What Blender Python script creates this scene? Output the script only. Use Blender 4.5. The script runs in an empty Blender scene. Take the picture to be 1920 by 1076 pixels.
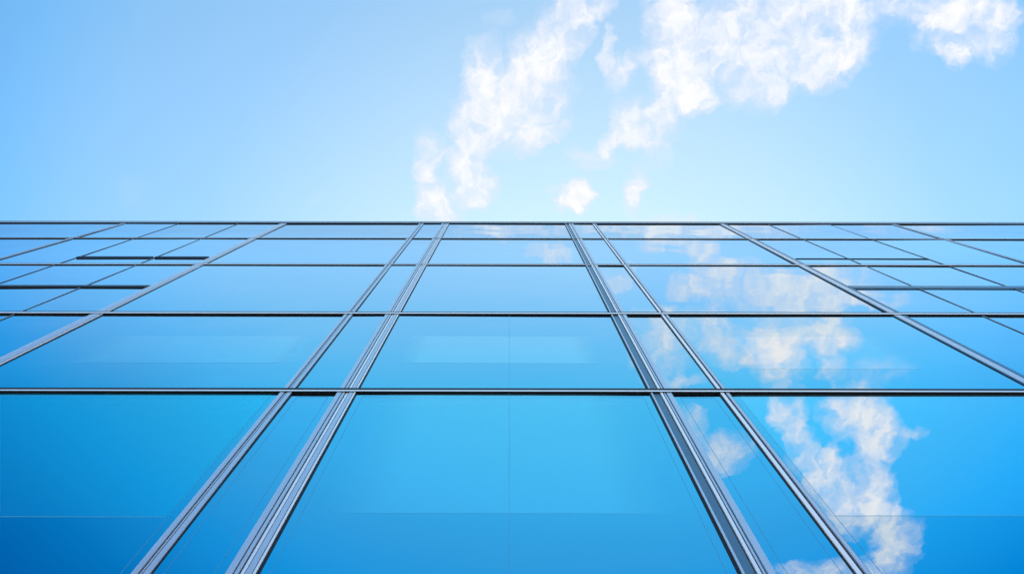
import bpy, bmesh, math, random
from mathutils import Matrix, Vector
random.seed(7)
scene = bpy.context.scene

# ------------------------------------------------------------------ camera
F = 1280.0                       # focal length in px of a 1920 px wide frame
D = 3.5                          # metres from the lens to the glass
ZEN = 214.0                      # picture row of the zenith
TH = math.atan(F/(538.0-ZEN))    # pitch above the horizon
S, Cc = math.sin(TH), math.cos(TH)
CAM_Z = 1.6
cam_d = bpy.data.cameras.new("camera")
cam = bpy.data.objects.new("camera", cam_d)
scene.collection.objects.link(cam)
cam_d.sensor_width = 36.0
cam_d.lens = 36.0*F/1920.0
cam_d.clip_end = 5000
cam_d.shift_x = 5.0/1920.0
fwd = Vector((0, Cc, S)); upv = Vector((0, -S, Cc)); rt = Vector((1, 0, 0))
m = Matrix((rt, upv, -fwd)).transposed().to_4x4()
m = m @ Matrix.Rotation(math.radians(0.08), 4, 'Z')
cam.matrix_world = Matrix.Translation((0, 0, CAM_Z)) @ m
scene.camera = cam

# ------------------------------------------------------------------ sky
SUN_EL, SUN_AZ = 52.0, 4.0       # sun behind the building
world = bpy.data.worlds.new("World"); scene.world = world
world.use_nodes = True
nt = world.node_tree; nt.nodes.clear()
N, L = nt.nodes, nt.links
def node(t, **kw):
    n = N.new(t)
    for k, v in kw.items(): setattr(n, k, v)
    return n
def put(sock, v):
    if isinstance(v, bpy.types.NodeSocket): L.new(v, sock)
    else: sock.default_value = v
def mth(op, a, b=None, c=None, clamp=False):
    n = node('ShaderNodeMath', operation=op, use_clamp=clamp)
    put(n.inputs[0], a)
    if b is not None: put(n.inputs[1], b)
    if c is not None: put(n.inputs[2], c)
    return n.outputs[0]
def vmt(op, a, b=None, out=0):
    n = node('ShaderNodeVectorMath', operation=op)
    put(n.inputs[0], a)
    if b is not None:
        if op == 'SCALE': put(n.inputs[3], b)
        else: put(n.inputs[1], b)
    return n.outputs[out]
def mix(fac, a, b, blend='MIX'):
    n = node('ShaderNodeMix', data_type='RGBA', blend_type=blend)
    put(n.inputs[0], fac); put(n.inputs[6], a); put(n.inputs[7], b)
    return n.outputs[2]
def ramp(x, a, b, c=0.0, d=1.0, smooth=True):
    n = node('ShaderNodeMapRange')
    n.interpolation_type = 'SMOOTHSTEP' if smooth else 'LINEAR'
    put(n.inputs[0], x); put(n.inputs[1], a); put(n.inputs[2], b); put(n.inputs[3], c); put(n.inputs[4], d)
    return n.outputs[0]
def noise(vec, scale, detail=6, rough=.55, dist=0.0, col=False):
    n = node('ShaderNodeTexNoise')
    put(n.inputs['Vector'], vec); n.inputs['Scale'].default_value = scale
    n.inputs['Detail'].default_value = detail; n.inputs['Roughness'].default_value = rough
    n.inputs['Distortion'].default_value = dist
    return n.outputs[1 if col else 0]

tc = node('ShaderNodeTexCoord')
sep = node('ShaderNodeSeparateXYZ'); L.new(tc.outputs['Generated'], sep.inputs[0])
zc = mth('MAXIMUM', sep.outputs[2], 0.12)
cu = mth('DIVIDE', sep.outputs[0], zc); cv = mth('DIVIDE', sep.outputs[1], zc)
comb = node('ShaderNodeCombineXYZ'); L.new(cu, comb.inputs[0]); L.new(cv, comb.inputs[1]); comb.inputs[2].default_value = 1.0
P = comb.outputs[0]              # a point on the cloud deck, one unit up

sky = node('ShaderNodeTexSky', sky_type='NISHITA', sun_disc=False)
sky.sun_elevation = math.radians(SUN_EL); sky.sun_rotation = math.radians(SUN_AZ)
sky.air_density = 1.0; sky.dust_density = 0.0; sky.ozone_density = 1.6
# pale humid air on the sun's side of the sky, deep clear blue away from it, pale again at the horizon
hs = vmt('SUBTRACT', P, (0.10, 0.42, 1.0))
hr = vmt('LENGTH', vmt('MULTIPLY', hs, (1, .85, 0)), out=1)
AIR = [(.25,(2.10,1.72,1.10)),(.40,(1.80,1.59,1.10)),(.60,(1.24,1.36,1.12)),(.76,(1.02,1.25,1.08)),(.88,(.72,1.12,1.08)),
       (.98,(.56,.94,.98)),(1.10,(.16,.80,.97)),(1.25,(.02,.53,.78)),(1.42,(.003,.29,.58)),(1.62,(.003,.24,.52)),(1.9,(.5,.58,.72)),(2.2,(1.5,1.15,.95)),(3.0,(1.8,1.25,.95))]
cr = node('ShaderNodeValToRGB'); L.new(mth('DIVIDE', hr, 3.2), cr.inputs[0]); cr.color_ramp.interpolation = 'LINEAR'
for i, (p_, c_) in enumerate(AIR):
    e = cr.color_ramp.elements[i] if i < 2 else cr.color_ramp.elements.new(p_/3.2)
    e.position = p_/3.2; e.color = tuple(q/2.8 for q in c_)+(1,)
sky_col = vmt('MULTIPLY', sky.outputs[0], vmt('SCALE', cr.outputs[0], 2.8))
# away from the zenith, with the sun at one's back, the sky brightens and its blue deepens
lift = ramp(cv, -0.21, -0.14, 1.0, 0.0)
deep = ramp(cv, -0.48, -0.20, 1.0, 0.0)
low = ramp(cv, -1.5, -.85, 0.0, 1.0)
lift = mth('MULTIPLY', lift, low); deep = mth('MULTIPLY', deep, low)
left = ramp(cu, -.85, -.25, .76, 1.0)
sky_col = mix(lift, sky_col, vmt('MULTIPLY', sky_col, (1.22, 1.30, 1.28)))
sky_col = mix(deep, sky_col, vmt('MULTIPLY', vmt('SCALE', sky_col, left), (.30, 1.02, 1.08)))
SC = 1/(2.13*.15)                # one white of the finished picture in sky units

# clouds: drifts on the deck, each (x, y, rx, ry, angle, weight) read off the picture directly
# or off its mirror image in the facade, then turned into a place on the deck
def deck(x, y, mirror):
    a, b = (x-955.0)/F, (538.0-y)/F
    dx, dy, dz = a, Cc-b*S, S+b*Cc
    if mirror: dy = -dy
    return dx/dz, dy/dz
DIRECT = [
 (1090,8,52,38,0,.9),(1050,55,55,44,-30,1.1),(1020,100,62,50,-30,1.1),(903,125,34,52,10,.85),(1005,165,62,48,0,1.1),
 (925,205,66,52,0,1.0),(1012,215,58,52,0,.8),(965,268,74,30,-10,.8),(895,238,50,40,0,1.1),(878,300,34,46,-20,.5),
 (902,352,38,40,0,.8),(797,295,24,56,-10,.95),(828,398,44,36,0,1.3),(815,360,34,34,0,.4),
 (1170,138,28,30,0,1.2),(1205,108,26,24,0,.9),(1138,95,12,38,5,.7),(1112,286,40,20,0,.75),(1145,262,14,28,0,.9),(1075,356,34,26,-30,.5),(905,352,40,40,0,.9),(850,290,26,40,-25,.7),(1075,356,32,26,-30,.4),
 (1075,355,34,28,-30,.7),(1192,335,20,38,10,1.0),(1180,376,18,24,0,1.0),(1222,232,54,44,0,1.0),(1240,270,30,34,0,.8),(1180,225,30,44,0,.5),
 (1255,10,48,50,0,.9),(1290,80,66,60,0,1.0),(1280,140,50,56,0,1.3),(1300,182,48,26,0,1.2),(1258,205,34,30,-30,.7),(1255,40,40,50,0,.6),
 (1395,50,90,70,0,.8),(1500,50,120,84,0,1.4),(1430,122,100,54,0,.9),(1420,178,50,32,0,.8),(1555,60,84,70,-30,1.0),
 (1545,118,44,38,0,.7),(1635,10,60,34,0,.7),(1240,415,60,14,0,.6),
 (1780,10,100,46,0,.9),(1800,70,74,46,0,.9),(1860,50,46,60,0,.8),(1785,112,28,18,0,.7),(245,352,34,34,0,.13),(585,376,26,16,0,.12),
 (940,42,24,20,0,.25),
]
MIRROR = [
 (960,430,80,12,0,.55),(1028,476,40,10,0,.5),(1150,516,26,18,0,.8),(1185,428,54,10,0,.75),(1262,432,50,12,0,.6),(1335,432,40,14,0,.5),
 (1320,474,26,18,0,.8),(1240,462,34,14,0,.5),(1285,470,18,20,0,.5),(1345,512,46,18,0,.8),(1440,545,110,36,0,1.1),(1530,545,90,36,0,1.2),(1285,552,36,20,0,.8),
 (1640,560,56,14,0,.5),(1490,630,90,34,0,1.0),(1560,625,40,34,0,.8),(1450,690,48,36,20,1.0),(1335,618,48,30,0,.8),(1360,660,44,24,20,.8),
 (1550,690,24,30,0,.6),(1240,650,46,48,0,.9),(1268,710,46,9,0,.7),(1215,592,34,16,0,.6),
 (1458,770,18,26,0,.7),(1492,790,22,44,0,.6),(1507,850,24,42,-10,.7),(1600,775,52,44,0,1.1),(1645,808,40,42,0,.9),(1560,862,14,28,0,.6),
 (1628,862,26,44,0,.5),(1575,925,50,60,-20,1.25),(1645,935,30,54,0,.75),(1680,1010,36,46,0,.8),(1655,1060,46,34,0,.9),
 (1350,850,46,32,-15,1.0),(1296,792,24,28,0,.7),(1535,1062,60,24,0,1.0),(1712,806,22,12,0,.35),(1650,700,60,26,0,.3),
]
w1 = noise(vmt('ADD', P, (3.1, 1.7, 0)), 5.0, 3, .6, col=True)
w2 = noise(vmt('ADD', P, (7.3, 4.2, 0)), 26.0, 5, .6, col=True)
warp = vmt('ADD', vmt('SCALE', vmt('SUBTRACT', w1, (.5, .5, .5)), 0.055), vmt('SCALE', vmt('SUBTRACT', w2, (.5, .5, .5)), 0.052))
Pw = vmt('MULTIPLY', vmt('ADD', P, vmt('MULTIPLY', warp, (1, 1, 0))), (1, 1, 1))
dens = None
for mirror, lst in ((False, DIRECT), (True, MIRROR)):
    for x, y, rx, ry, ang, w in lst:
        u0, v0 = deck(x, y, mirror)
        ux, vx = deck(x+2, y, mirror); uy, vy = deck(x, y+2, mirror)
        J = Matrix((((ux-u0)/2, (uy-u0)/2), ((vx-v0)/2, (vy-v0)/2))).inverted()
        a = math.radians(ang); ca, sa = math.cos(a), math.sin(a)
        k = 1.44 if mirror else 1.36
        r1 = Vector((ca/(rx*k), sa/(rx*k))); r2 = Vector((-sa/(ry*k), ca/(ry*k)))
        q1 = J.transposed() @ r1; q2 = J.transposed() @ r2
        d1 = vmt('DOT_PRODUCT', Pw, (q1.x, q1.y, -(q1.x*u0+q1.y*v0)), out=1)
        d2 = vmt('DOT_PRODUCT', Pw, (q2.x, q2.y, -(q2.x*u0+q2.y*v0)), out=1)
        r = mth('MULTIPLY_ADD', d1, d1, mth('MULTIPLY', d2, d2))
        if w > .3: w = (.38+.72*w) if mirror else (.33+.68*w)
        g = ramp(r, 0.0, 1.0, w, 0.0, smooth=False)
        dens = g if dens is None else mth('ADD', dens, g)
    if not mirror: dens = mth('MULTIPLY', dens, ramp(cv, -0.200, -0.155, 0.0, 1.0))
dens = mth('MINIMUM', mth('MULTIPLY', dens, .80), 1.0)
det = noise(vmt('MULTIPLY', Pw, (1.25, .85, 1)), 15.0, 12, .62, .35)
fine = noise(vmt('ADD', Pw, (11, 5, 0)), 44.0, 8, .6)
shape = mth('ADD', mth('MULTIPLY', mth('SUBTRACT', det, .5), 2.6), mth('MULTIPLY', mth('SUBTRACT', fine, .5), 1.3))
body = mth('ADD', dens, mth('MULTIPLY', shape, ramp(dens, 0.0, 0.35, 0.0, 1.0)))
alpha = mth('MAXIMUM', mth('MULTIPLY', ramp(body, -0.22, 1.36, 0.0, 1.0), ramp(dens, 0.0, .16, 0.0, .96)), mth('MULTIPLY', dens, .34))
core = ramp(body, 0.45, 1.6, 0.0, 1.0)
cloud_col = vmt('SCALE', mix(core, (0.80, 0.86, 1.0, 1), (1.04, 1.03, 1.02, 1)), SC)
above = ramp(sep.outputs[2], 0.15, 0.3)
full = mix(mth('MULTIPLY', alpha, above), sky_col, cloud_col)
bg = node('ShaderNodeBackground'); L.new(full, bg.inputs[0]); bg.inputs[1].default_value = 0.15
out = node('ShaderNodeOutputWorld'); L.new(bg.outputs[0], out.inputs[0])

sd = bpy.data.lights.new("sun", 'SUN'); sd.energy = 3.0; sd.angle = math.radians(0.5); sd.color = (1, .96, .9)
so = bpy.data.objects.new("sun", sd); scene.collection.objects.link(so)
el, az = math.radians(SUN_EL), math.radians(SUN_AZ)
sv = Vector((math.sin(az)*math.cos(el), math.cos(az)*math.cos(el), math.sin(el)))
so.rotation_euler = sv.to_track_quat('Z', 'Y').to_euler()
scene.view_settings.view_transform = 'Standard'; scene.view_settings.look = 'None'
scene.view_settings.exposure = 1.09; scene.view_settings.gamma = 1.0
scene.cycles.max_bounces = 8; scene.cycles.transparent_max_bounces = 12
scene.cycles.use_denoising = True

# ------------------------------------------------------------------ materials
def mat(name):
    mm = bpy.data.materials.new(name); mm.use_nodes = True
    t = mm.node_tree; p = t.nodes['Principled BSDF']
    return mm, t, p
def noisy(name, col, var, scale, rough, metal=0.0, bump=0.0, stretch=(1, 1, 1), spec=.5):
    mm, t, p = mat(name)
    tcn = t.nodes.new('ShaderNodeTexCoord'); mp = t.nodes.new('ShaderNodeMapping')
    mp.inputs['Scale'].default_value = stretch
    t.links.new(tcn.outputs['Object'], mp.inputs[0])
    n = t.nodes.new('ShaderNodeTexNoise'); n.inputs['Scale'].default_value = scale; n.inputs['Detail'].default_value = 7
    t.links.new(mp.outputs[0], n.inputs['Vector'])
    cr = t.nodes.new('ShaderNodeMix'); cr.data_type = 'RGBA'
    cr.inputs[6].default_value = tuple(c*(1-var) for c in col)+(1,); cr.inputs[7].default_value = tuple(min(1, c*(1+var)) for c in col)+(1,)
    t.links.new(n.outputs[0], cr.inputs[0]); t.links.new(cr.outputs[2], p.inputs['Base Color'])
    rr = t.nodes.new('ShaderNodeMapRange'); rr.inputs[3].default_value = rough*.8; rr.inputs[4].default_value = min(1, rough*1.2)
    t.links.new(n.outputs[0], rr.inputs[0]); t.links.new(rr.outputs[0], p.inputs['Roughness'])
    p.inputs['Metallic'].default_value = metal
    p.inputs['Specular IOR Level'].default_value = spec
    if bump:
        b = t.nodes.new('ShaderNodeBump'); b.inputs['Strength'].default_value = bump; b.inputs['Distance'].default_value = .01
        t.links.new(n.outputs[0], b.inputs['Height']); t.links.new(b.outputs[0], p.inputs['Normal'])
    return mm
ALU = noisy('brushed_aluminium', (.52, .63, .74), .08, 6, .30, .50, 0, (6, 6, .6))
ALU_BRIGHT = noisy('polished_aluminium', (.90, .93, .97), .03, 6, .25, .40, 0, (6, 6, .6))
ALU_DARK = noisy('anodised_grey', (.09, .20, .30), .08, 6, .35, .4, 0, (6, 6, .6))
BLACK = noisy('black_gasket', (.008, .009, .012), .2, 20, .5, 0, 0, spec=.25)
NAVY = noisy('navy_panel', (.02, .035, .07), .1, 3, .4, 0)
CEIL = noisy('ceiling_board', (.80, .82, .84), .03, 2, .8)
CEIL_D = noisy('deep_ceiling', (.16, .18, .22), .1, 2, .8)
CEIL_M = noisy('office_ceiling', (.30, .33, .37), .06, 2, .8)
INNER = noisy('interior_wall', (.12, .14, .18), .1, 1, .8)
CONC = noisy('concrete', (.35, .34, .33), .12, 4, .85, 0, .3)
PAVE = noisy('paving', (.30, .29, .28), .15, .8, .85, 0, .3)
SEAL = noisy('blue_seal', (.06, .30, .55), .1, 5, .5)

def glass():
    mm = bpy.data.materials.new('blue_coated_glass'); mm.use_nodes = True
    t = mm.node_tree; t.nodes.clear(); lk = t.links
    nn = lambda k: t.nodes.new(k)
    o = nn('ShaderNodeOutputMaterial')
    gl = nn('ShaderNodeBsdfGlossy'); gl.inputs['Roughness'].default_value = 0.0
    gl.inputs['Color'].default_value = (.84, .97, 1.0, 1)
    tr = nn('ShaderNodeBsdfTransparent'); tr.inputs['Color'].default_value = (.02, .60, .92, 1)
    oi = nn('ShaderNodeObjectInfo'); tm = nn('ShaderNodeMix'); tm.data_type = 'RGBA'
    tm.inputs[6].default_value = (.80, .91, .99, 1); tm.inputs[7].default_value = (.88, .97, 1.0, 1)
    lk.new(oi.outputs['Random'], tm.inputs[0]); lk.new(tm.outputs[2], gl.inputs['Color'])
    fr = nn('ShaderNodeFresnel'); fr.inputs['IOR'].default_value = 1.5
    mr = nn('ShaderNodeMapRange'); mr.inputs[1].default_value = 0.04; mr.inputs[2].default_value = 0.6
    mr.inputs[3].default_value = .72; mr.inputs[4].default_value = .985
    lk.new(fr.outputs[0], mr.inputs[0])
    geo = nn('ShaderNodeTexCoord'); ns = nn('ShaderNodeTexNoise'); ns.inputs['Scale'].default_value = .55; ns.inputs['Detail'].default_value = 1.5
    lk.new(geo.outputs['Object'], ns.inputs['Vector'])
    bp = nn('ShaderNodeBump'); bp.inputs['Strength'].default_value = .16; bp.inputs['Distance'].default_value = .05
    lk.new(ns.outputs[0], bp.inputs['Height']); lk.new(bp.outputs[0], gl.inputs['Normal'])
    mx = nn('ShaderNodeMixShader'); lk.new(mr.outputs[0], mx.inputs[0]); lk.new(tr.outputs[0], mx.inputs[1]); lk.new(gl.outputs[0], mx.inputs[2])
    lk.new(mx.outputs[0], o.inputs[0])
    return mm
def clear():
    mm = bpy.data.materials.new('clear_inner_face'); mm.use_nodes = True
    t = mm.node_tree; t.nodes.clear()
    o = t.nodes.new('ShaderNodeOutputMaterial'); tr = t.nodes.new('ShaderNodeBsdfTransparent')
    tr.inputs['Color'].default_value = (.93, .97, .98, 1); t.links.new(tr.outputs[0], o.inputs[0]); return mm
GLASS, CLEAR = glass(), clear()
CEIL_GLOW_EDGE = noisy('ceiling_glow_edge', (.12, .55, .75), .1, 3, .4)  # bright line painted along the lower border of the lit ceiling zone
def ceiling_glow(name, amount, soft, gcol, dcol, dfac=.18):
    # added mirror sheet imitating the lit ceiling inside: a rectangle, with feathered side edges
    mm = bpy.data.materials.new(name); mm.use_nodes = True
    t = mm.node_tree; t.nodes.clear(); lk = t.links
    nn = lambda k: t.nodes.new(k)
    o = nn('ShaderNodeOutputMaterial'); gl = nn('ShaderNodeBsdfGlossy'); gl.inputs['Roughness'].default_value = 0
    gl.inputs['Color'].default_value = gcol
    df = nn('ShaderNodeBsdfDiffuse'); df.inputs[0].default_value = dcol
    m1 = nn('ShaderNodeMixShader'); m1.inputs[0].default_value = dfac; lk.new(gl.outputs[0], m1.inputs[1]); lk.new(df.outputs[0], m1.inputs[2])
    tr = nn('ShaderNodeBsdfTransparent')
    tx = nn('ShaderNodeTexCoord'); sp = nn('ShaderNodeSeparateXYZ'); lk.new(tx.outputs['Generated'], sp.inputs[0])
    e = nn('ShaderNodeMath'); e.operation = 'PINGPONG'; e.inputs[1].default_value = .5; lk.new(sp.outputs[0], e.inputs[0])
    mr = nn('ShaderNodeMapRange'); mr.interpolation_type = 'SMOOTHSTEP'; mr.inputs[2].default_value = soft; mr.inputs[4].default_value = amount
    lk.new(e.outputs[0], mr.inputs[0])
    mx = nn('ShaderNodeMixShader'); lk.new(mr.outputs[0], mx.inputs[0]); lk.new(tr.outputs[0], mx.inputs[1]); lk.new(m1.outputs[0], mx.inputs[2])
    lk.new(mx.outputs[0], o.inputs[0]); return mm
W1 = (1, 1, 1, 1)
CEIL_GLOW = ceiling_glow('tinted_ceiling_glow', .60, .03, (.5, 1, 1, 1), (.05, .60, .95, 1), .08)
CEIL_GLOW_CLEAR = ceiling_glow('bright_ceiling_glow', .75, .03, W1, (.20, .75, 1, 1), .05)
CEIL_GLOW_SOFT = ceiling_glow('faint_ceiling_glow', .68, .12, W1, (.30, .80, 1, 1), .03)
CEIL_GLOW_WIDE = ceiling_glow('feathered_ceiling_glow', .62, .22, W1, (.20, .75, 1, 1), .06)

# ------------------------------------------------------------------ mesh helpers
class MB:
    def __init__(self): self.v = []; self.f = []; self.m = []; self.mats = []
    def box(self, x0, x1, y0, y1, z0, z1, material):
        if material not in self.mats: self.mats.append(material)
        k = self.mats.index(material); b = len(self.v)
        self.v += [(x0,y0,z0),(x1,y0,z0),(x1,y1,z0),(x0,y1,z0),(x0,y0,z1),(x1,y0,z1),(x1,y1,z1),(x0,y1,z1)]
        self.f += [tuple(b+i for i in q) for q in ((0,3,2,1),(4,5,6,7),(0,1,5,4),(1,2,6,5),(2,3,7,6),(3,0,4,7))]
        self.m += [k]*6
    def build(self, name, parent=None, bevel=0.0, origin=None):
        ox, oy, oz = origin or (0, 0, 0)
        me = bpy.data.meshes.new(name); me.from_pydata([(a-ox, b-oy, c-oz) for a, b, c in self.v], [], self.f)
        for q in self.mats: me.materials.append(q)
        me.polygons.foreach_set('material_index', self.m); me.update()
        o = bpy.data.objects.new(name, me); scene.collection.objects.link(o); o.location = (ox, oy, oz)
        if parent: o.parent = parent
        if bevel:
            bv = o.modifiers.new('bevel', 'BEVEL'); bv.width = bevel; bv.segments = 2; bv.limit_method = 'ANGLE'
        return o

def X(s): return s*D/S                                   # facade x of a line of picture slope s
def H(y, p=0.0):                                         # world height of a facade point seen at picture row y
    dep = F*D/(S*(y-ZEN)); return (dep-D*Cc)/S + CAM_Z

# ------------------------------------------------------------------ ground
g = MB(); g.box(-2500, 2500, -2500, 2500, -1.0, 0.0, PAVE)
go = g.build('ground'); go['kind'] = 'structure'

# ------------------------------------------------------------------ the building
bld = bpy.data.objects.new('office_building', None); scene.collection.objects.link(bld)
bld['label'] = 'tall office building with blue mirrored glass curtain wall and silver mullions'
bld['category'] = 'building'
GY = D                                                   # front of the glass
XL, XR = X(-5.7), X(5.7)
ROOF = H(420.5)
ZT = {'roof': ROOF, 'a': H(448.8), 'b': H(498.2), 'c': H(591.0), 'd': H(737.8)}
Z_E = H(1190.0); Z_G = 0.12
vent_z = H(485.5); thick_z = H(541.0)

# mullion profiles: (offset from left, width, protrusion, material) in metres
def mullion(s0, s1, prof, z0, z1, name='mullion'):
    x0, x1 = X(s0), X(s1); tot = sum(q[0] for q in prof); k = (x1-x0)/tot
    b = MB(); x = x0
    for w, p, mt in prof:
        w *= k
        b.box(x, x+w, GY-min(p*.42, .0215), GY+.10, z0, z1, mt)
        x += w
    o = b.build(name, bld, bevel=0.0, origin=((x0+x1)/2, GY, z0))
    return o
A_ = ALU; B_ = BLACK; H_ = ALU_BRIGHT; G_ = ALU_DARK
profA = [(12,.012,B_),(52,.050,A_),(15,.004,B_),(14,.034,A_),(14,.004,B_),(50,.050,A_),(14,.020,B_)]
profB = [(8,.02,B_),(54,.050,A_),(12,.003,B_),(30,.046,A_),(12,.003,B_),(26,.024,H_),(12,.003,B_),(48,.048,A_),(9,.005,B_),(20,.056,H_),(20,.026,B_)]
profC = [(20,.024,B_),(20,.052,A_),(84,.010,G_),(10,.006,B_),(28,.056,H_),(14,.006,B_),(18,.040,A_),(16,.006,G_),(58,.050,A_),(8,.012,B_)]
profD = [(20,.020,B_),(46,.050,H_),(34,.004,NAVY),(42,.050,A_),(18,.012,B_)]
profL = [(12,.03,H_),(18,.006,B_),(90,.050,A_),(14,.004,B_),(18,.044,H_),(20,.018,B_)]
profE = [(22,.018,B_),(30,.044,G_),(22,.052,H_),(12,.004,B_),(30,.046,A_),(16,.053,H_),(86,.040,G_)]
profO = [(28,.02,B_),(34,.05,A_),(26,.02,B_),(28,.05,A_),(28,.02,B_)]
profT = [(18,.018,B_),(12,.030,A_),(18,.018,B_)]
zb, zt = Z_G, ROOF-.02
lines = [(-4.78,-4.72,profO),(-3.52,-3.47,profO),(-2.08,-2.012,profL),(-.822,-.774,profA),(-.617,-.543,profB),
         (.500,.582,profC),(.750,.790,profD),(1.897,1.967,profE),(3.46,3.51,profO),(4.86,4.92,profO)]
for s0, s1, pr in lines: mullion(s0, s1, pr, zb, zt)
thin = [(-3.0,), (-2.46,), (2.35,), (2.90,)]
for (s,) in thin: mullion(s-.006, s+.006, profT, zb, zt, 'slim_mullion')
for s in (-5.7, 5.7): mullion(s-.02, s+.02, profD, zb, zt, 'mullion')

# transoms: black rebated channel with a silver lip
def transom(x0, x1, z, hgt=.115, p=.022, lip=(.0, .050), name='transom'):
    b = MB()
    b.box(x0, x1, GY-p, GY+.12, z, z+hgt, BLACK)
    b.box(x0, x1, GY-p-.003, GY-p-.0003, z+lip[0], z+lip[1], H_)
    return b.build(name, bld, origin=((x0+x1)/2, GY, z))
for k, hg, lp in (('d', .115, (.004, .044)), ('c', .125, (.0, .066)), ('b', .12, (.004, .060)), ('a', .11, (.02, .052))):
    transom(XL, XR, ZT[k], hg, p=.029 if k in 'cd' else .022, lip=lp)
transom(XL, XR, Z_E); transom(XL, XR, H(2600))
# wing transoms (left and right of the wide bays)
def dark_bar(x0, x1, z, hgt, p, mt, name):
    b = MB(); b.box(x0, x1, GY-p, GY+.11, z, z+hgt, mt); b.box(x0, x1, GY-p-.004, GY-p-.0005, z+hgt*.72, z+hgt*.80, ALU)
    return b.build(name, bld, origin=((x0+x1)/2, GY, z))
dark_bar(X(-5.7), X(-2.08), thick_z, .17, .022, BLACK, 'deep_transom')
dark_bar(X(1.967), X(5.7), thick_z, .20, .022, ALU_DARK, 'deep_transom')
b = MB(); b.box(X(1.985), X(2.90), GY-.014, GY+.1, vent_z, vent_z+.07, BLACK); b.build('slim_transom', bld, origin=(X(2.4), GY, vent_z))
# roof coping
b = MB()
b.box(XL-.1, XR+.1, GY-.040, GY+.5, ROOF+.24, ROOF+.30, BLACK)
b.box(XL-.1, XR+.1, GY-.034, GY+.5, ROOF+.10, ROOF+.2395, ALU)
b.box(XL, XR, GY-.026, GY+.4, ROOF, ROOF+.0995, BLACK)
b.build('roof_coping', bld, origin=(0, GY, ROOF))

# panes
cols = [(-5.68,-4.78),(-4.72,-3.52),(-3.47,-3.006),(-2.994,-2.466),(-2.454,-2.08),(-2.012,-.822),(-.774,-.617),(-.543,.500),(.582,.750),
        (.790,1.897),(1.967,2.344),(2.356,2.894),(2.906,3.46),(3.51,4.86),(4.92,5.68)]
def pane(x0, x1, z0, z1, seal, tilt=1.0, joint=False):
    e = .004
    cx, cz = (x0+x1)/2, (z0+z1)/2
    b = MB(); b.box(x0-e, x1+e, GY, GY+.012, z0-e, z1+e, CLEAR)
    b.mats.append(GLASS); b.m[2] = 1                     # outer face carries the coating
    o = b.build('window_pane', bld, origin=(cx, GY, cz))
    o.rotation_euler = (math.radians(random.gauss(0, .09))*tilt, 0, math.radians(random.gauss(0, .10))*tilt)
    if seal:
        t = .0035; ix, iz = .085, .11; q = MB()
        if x1-x0 < .3: ix = .05
        a0, a1, c0, c1 = x0+ix-cx, x1-ix-cx, z0+iz-cz, z1-iz-cz
        q.box(a0, a1, -.0016, -.0004, c1-t, c1, SEAL); q.box(a0, a1, -.0016, -.0004, c0, c0+t, SEAL)
        q.box(a0, a0+t, -.0016, -.0004, c0+t, c1-t, SEAL); q.box(a1-t, a1, -.0016, -.0004, c0+t, c1-t, SEAL)
        q.build('edge_seal', o)
    if joint:
        q = MB(); q.box(-cx-.002, -cx+.002, -.0015, -.0005, z0-cz, z1-cz, SEAL)
        q.build('joint_strip', o)
    return o
def add_ceiling_glow(o, x0, x1, z0, z1, mt, lip):  # lays the added sheet that imitates the lit ceiling onto a pane
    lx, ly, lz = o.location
    q = MB(); q.box(x0-lx, x1-lx, -.0012, -.0007, z0-lz, z1-lz, mt); q.build('ceiling_glow_band', o)
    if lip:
        q = MB(); q.box(x0-lx+.1, x1-lx-.1, -.0012, -.0007, z0-lz-.005, z0-lz-.0005, CEIL_GLOW_EDGE); q.build('ceiling_glow_edge', o)
rows = [(Z_E+.115, ZT['d'], 1, 1), (ZT['d']+.115, ZT['c'], 0, 1), (ZT['c']+.125, ZT['b'], 0, 0), (ZT['b']+.12, ZT['a'], 0, 0), (ZT['a']+.11, ROOF, 0, 0)]
for ri, (z0, z1, sl, jt) in enumerate(rows):
    for ci, (s0, s1) in enumerate(cols):
        wing = ci <= 4 or ci >= 10
        if ri == 0 and (ci in (0, 14)): pass
        zs = [(z0, z1)]
        if wing and ri == 2: zs = [(z0, thick_z), (thick_z+.17, z1)]
        if ri == 3 and ci in (3, 4): zs = [(z0, vent_z-.0), (vent_z+.02, z1)]
        if ri == 3 and ci in (10, 11): zs = [(z0, vent_z), (vent_z+.07, z1)]
        for n_, (a, c) in enumerate(zs):
            o = pane(X(s0), X(s1), a, c, sl and not wing, joint=(jt and ci == 7))
            if ri == 3 and ci in (3, 4) and n_ == 1:
                pass
            # brighter bands added on the lower panes, imitating the lit ceiling behind
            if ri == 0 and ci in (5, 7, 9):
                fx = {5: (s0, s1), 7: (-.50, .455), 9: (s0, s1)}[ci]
                add_ceiling_glow(o, X(fx[0])+.01, X(fx[1])-.01, H({5: 969, 7: 962, 9: 965}[ci]), c-.02, {5: CEIL_GLOW, 7: CEIL_GLOW_WIDE, 9: CEIL_GLOW_CLEAR}[ci], ci != 7)
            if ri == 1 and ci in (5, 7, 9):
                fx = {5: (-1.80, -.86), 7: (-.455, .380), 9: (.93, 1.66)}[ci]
                add_ceiling_glow(o, X(fx[0]), X(fx[1]), H(681 if ci != 9 else 691), H(631), CEIL_GLOW_SOFT, False)
# open top-hung vents in the left wing show their dark gap
for s0, s1 in ((-2.994, -2.466), (-2.454, -2.08)):
    b = MB(); x0, x1 = X(s0), X(s1)
    b.box(x0+.01, x1-.01, GY-.034, GY+.09, vent_z, vent_z+.085, NAVY)
    b.box(x0+.01, x1-.01, GY-.037, GY-.0345, vent_z+.055, vent_z+.085, BLACK)
    b.build('vent_flap', bld, origin=((x0+x1)/2, GY, vent_z))
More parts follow.
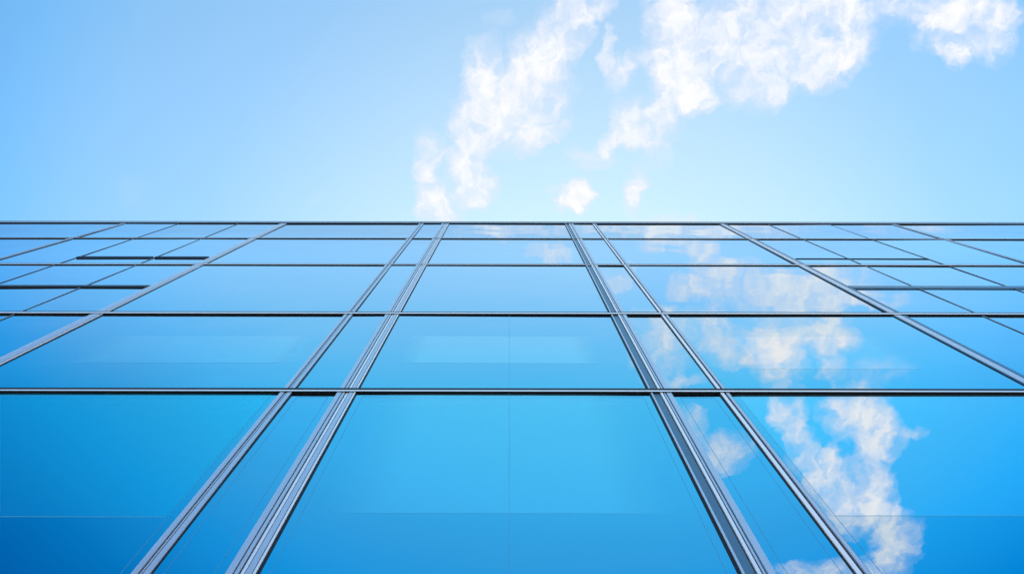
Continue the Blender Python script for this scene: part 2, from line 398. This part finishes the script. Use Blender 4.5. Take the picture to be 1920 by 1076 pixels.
# lobby glazing below the picture
b = MB()
for s0, s1 in cols: b.box(X(s0)-.004, X(s1)+.004, GY, GY+.012, Z_G-.004, Z_E, CLEAR)
b.mats.append(GLASS)
for i in range(2, len(b.m), 6): b.m[i] = 1
b.build('lobby_glazing', bld, origin=(0, GY, Z_G))
b = MB(); b.box(XL-.1, XR+.1, GY-.03, GY+.3, 0, Z_G, CONC); b.build('plinth', bld)

# floors, ceilings, back and side walls
DEPTH = 9.0
def slab(z, hgt, name='floor_slab', y0=.30):
    b = MB(); b.box(XL+.05, XR-.05, GY+y0, GY+DEPTH, z, z+hgt, CONC); return b.build(name, bld, origin=(0, GY, z))
for k in ('a', 'b', 'c', 'd'): slab(ZT[k]-.12, .40)
slab(Z_E-.12, .40)
b = MB(); b.box(XL-.1, XR+.1, GY+.42, GY+DEPTH+.3, ROOF-.25, ROOF-.01, CONC); b.build('roof', bld)
b = MB(); b.box(XL, XR, GY+DEPTH+.002, GY+DEPTH+.3, 0, ROOF-.26, INNER); b.build('rear_wall', bld)
for x in (XL-.25, XR+.05):
    b = MB(); b.box(x, x+.2, GY+.14, GY+DEPTH, 0, ROOF-.26, INNER); b.build('side_wall', bld)
# ceilings
def ceiling(x0, x1, ya, yb, z, mt, name='ceiling_panel'):
    b = MB(); b.box(x0, x1, GY+ya, GY+yb, z, z+.03, mt); return b.build(name, bld, origin=((x0+x1)/2, GY+ya, z))
zc1 = ZT['d']-.16
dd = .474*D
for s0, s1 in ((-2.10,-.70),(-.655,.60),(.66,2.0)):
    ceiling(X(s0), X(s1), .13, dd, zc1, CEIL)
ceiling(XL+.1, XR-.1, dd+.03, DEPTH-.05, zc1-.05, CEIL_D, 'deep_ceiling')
zc2 = ZT['c']-.16
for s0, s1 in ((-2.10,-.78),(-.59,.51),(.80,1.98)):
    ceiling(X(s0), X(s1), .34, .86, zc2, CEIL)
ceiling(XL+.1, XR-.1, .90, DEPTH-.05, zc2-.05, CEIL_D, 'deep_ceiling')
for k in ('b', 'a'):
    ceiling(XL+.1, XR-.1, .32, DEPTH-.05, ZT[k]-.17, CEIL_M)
# a light joint line in the ceiling of the second row
b = MB(); b.box(-.010, .010, GY+.20, GY+1.05, zc2-.02, zc2-.004, ALU_BRIGHT); b.build('ceiling_rail', bld, origin=(0, GY, zc2))
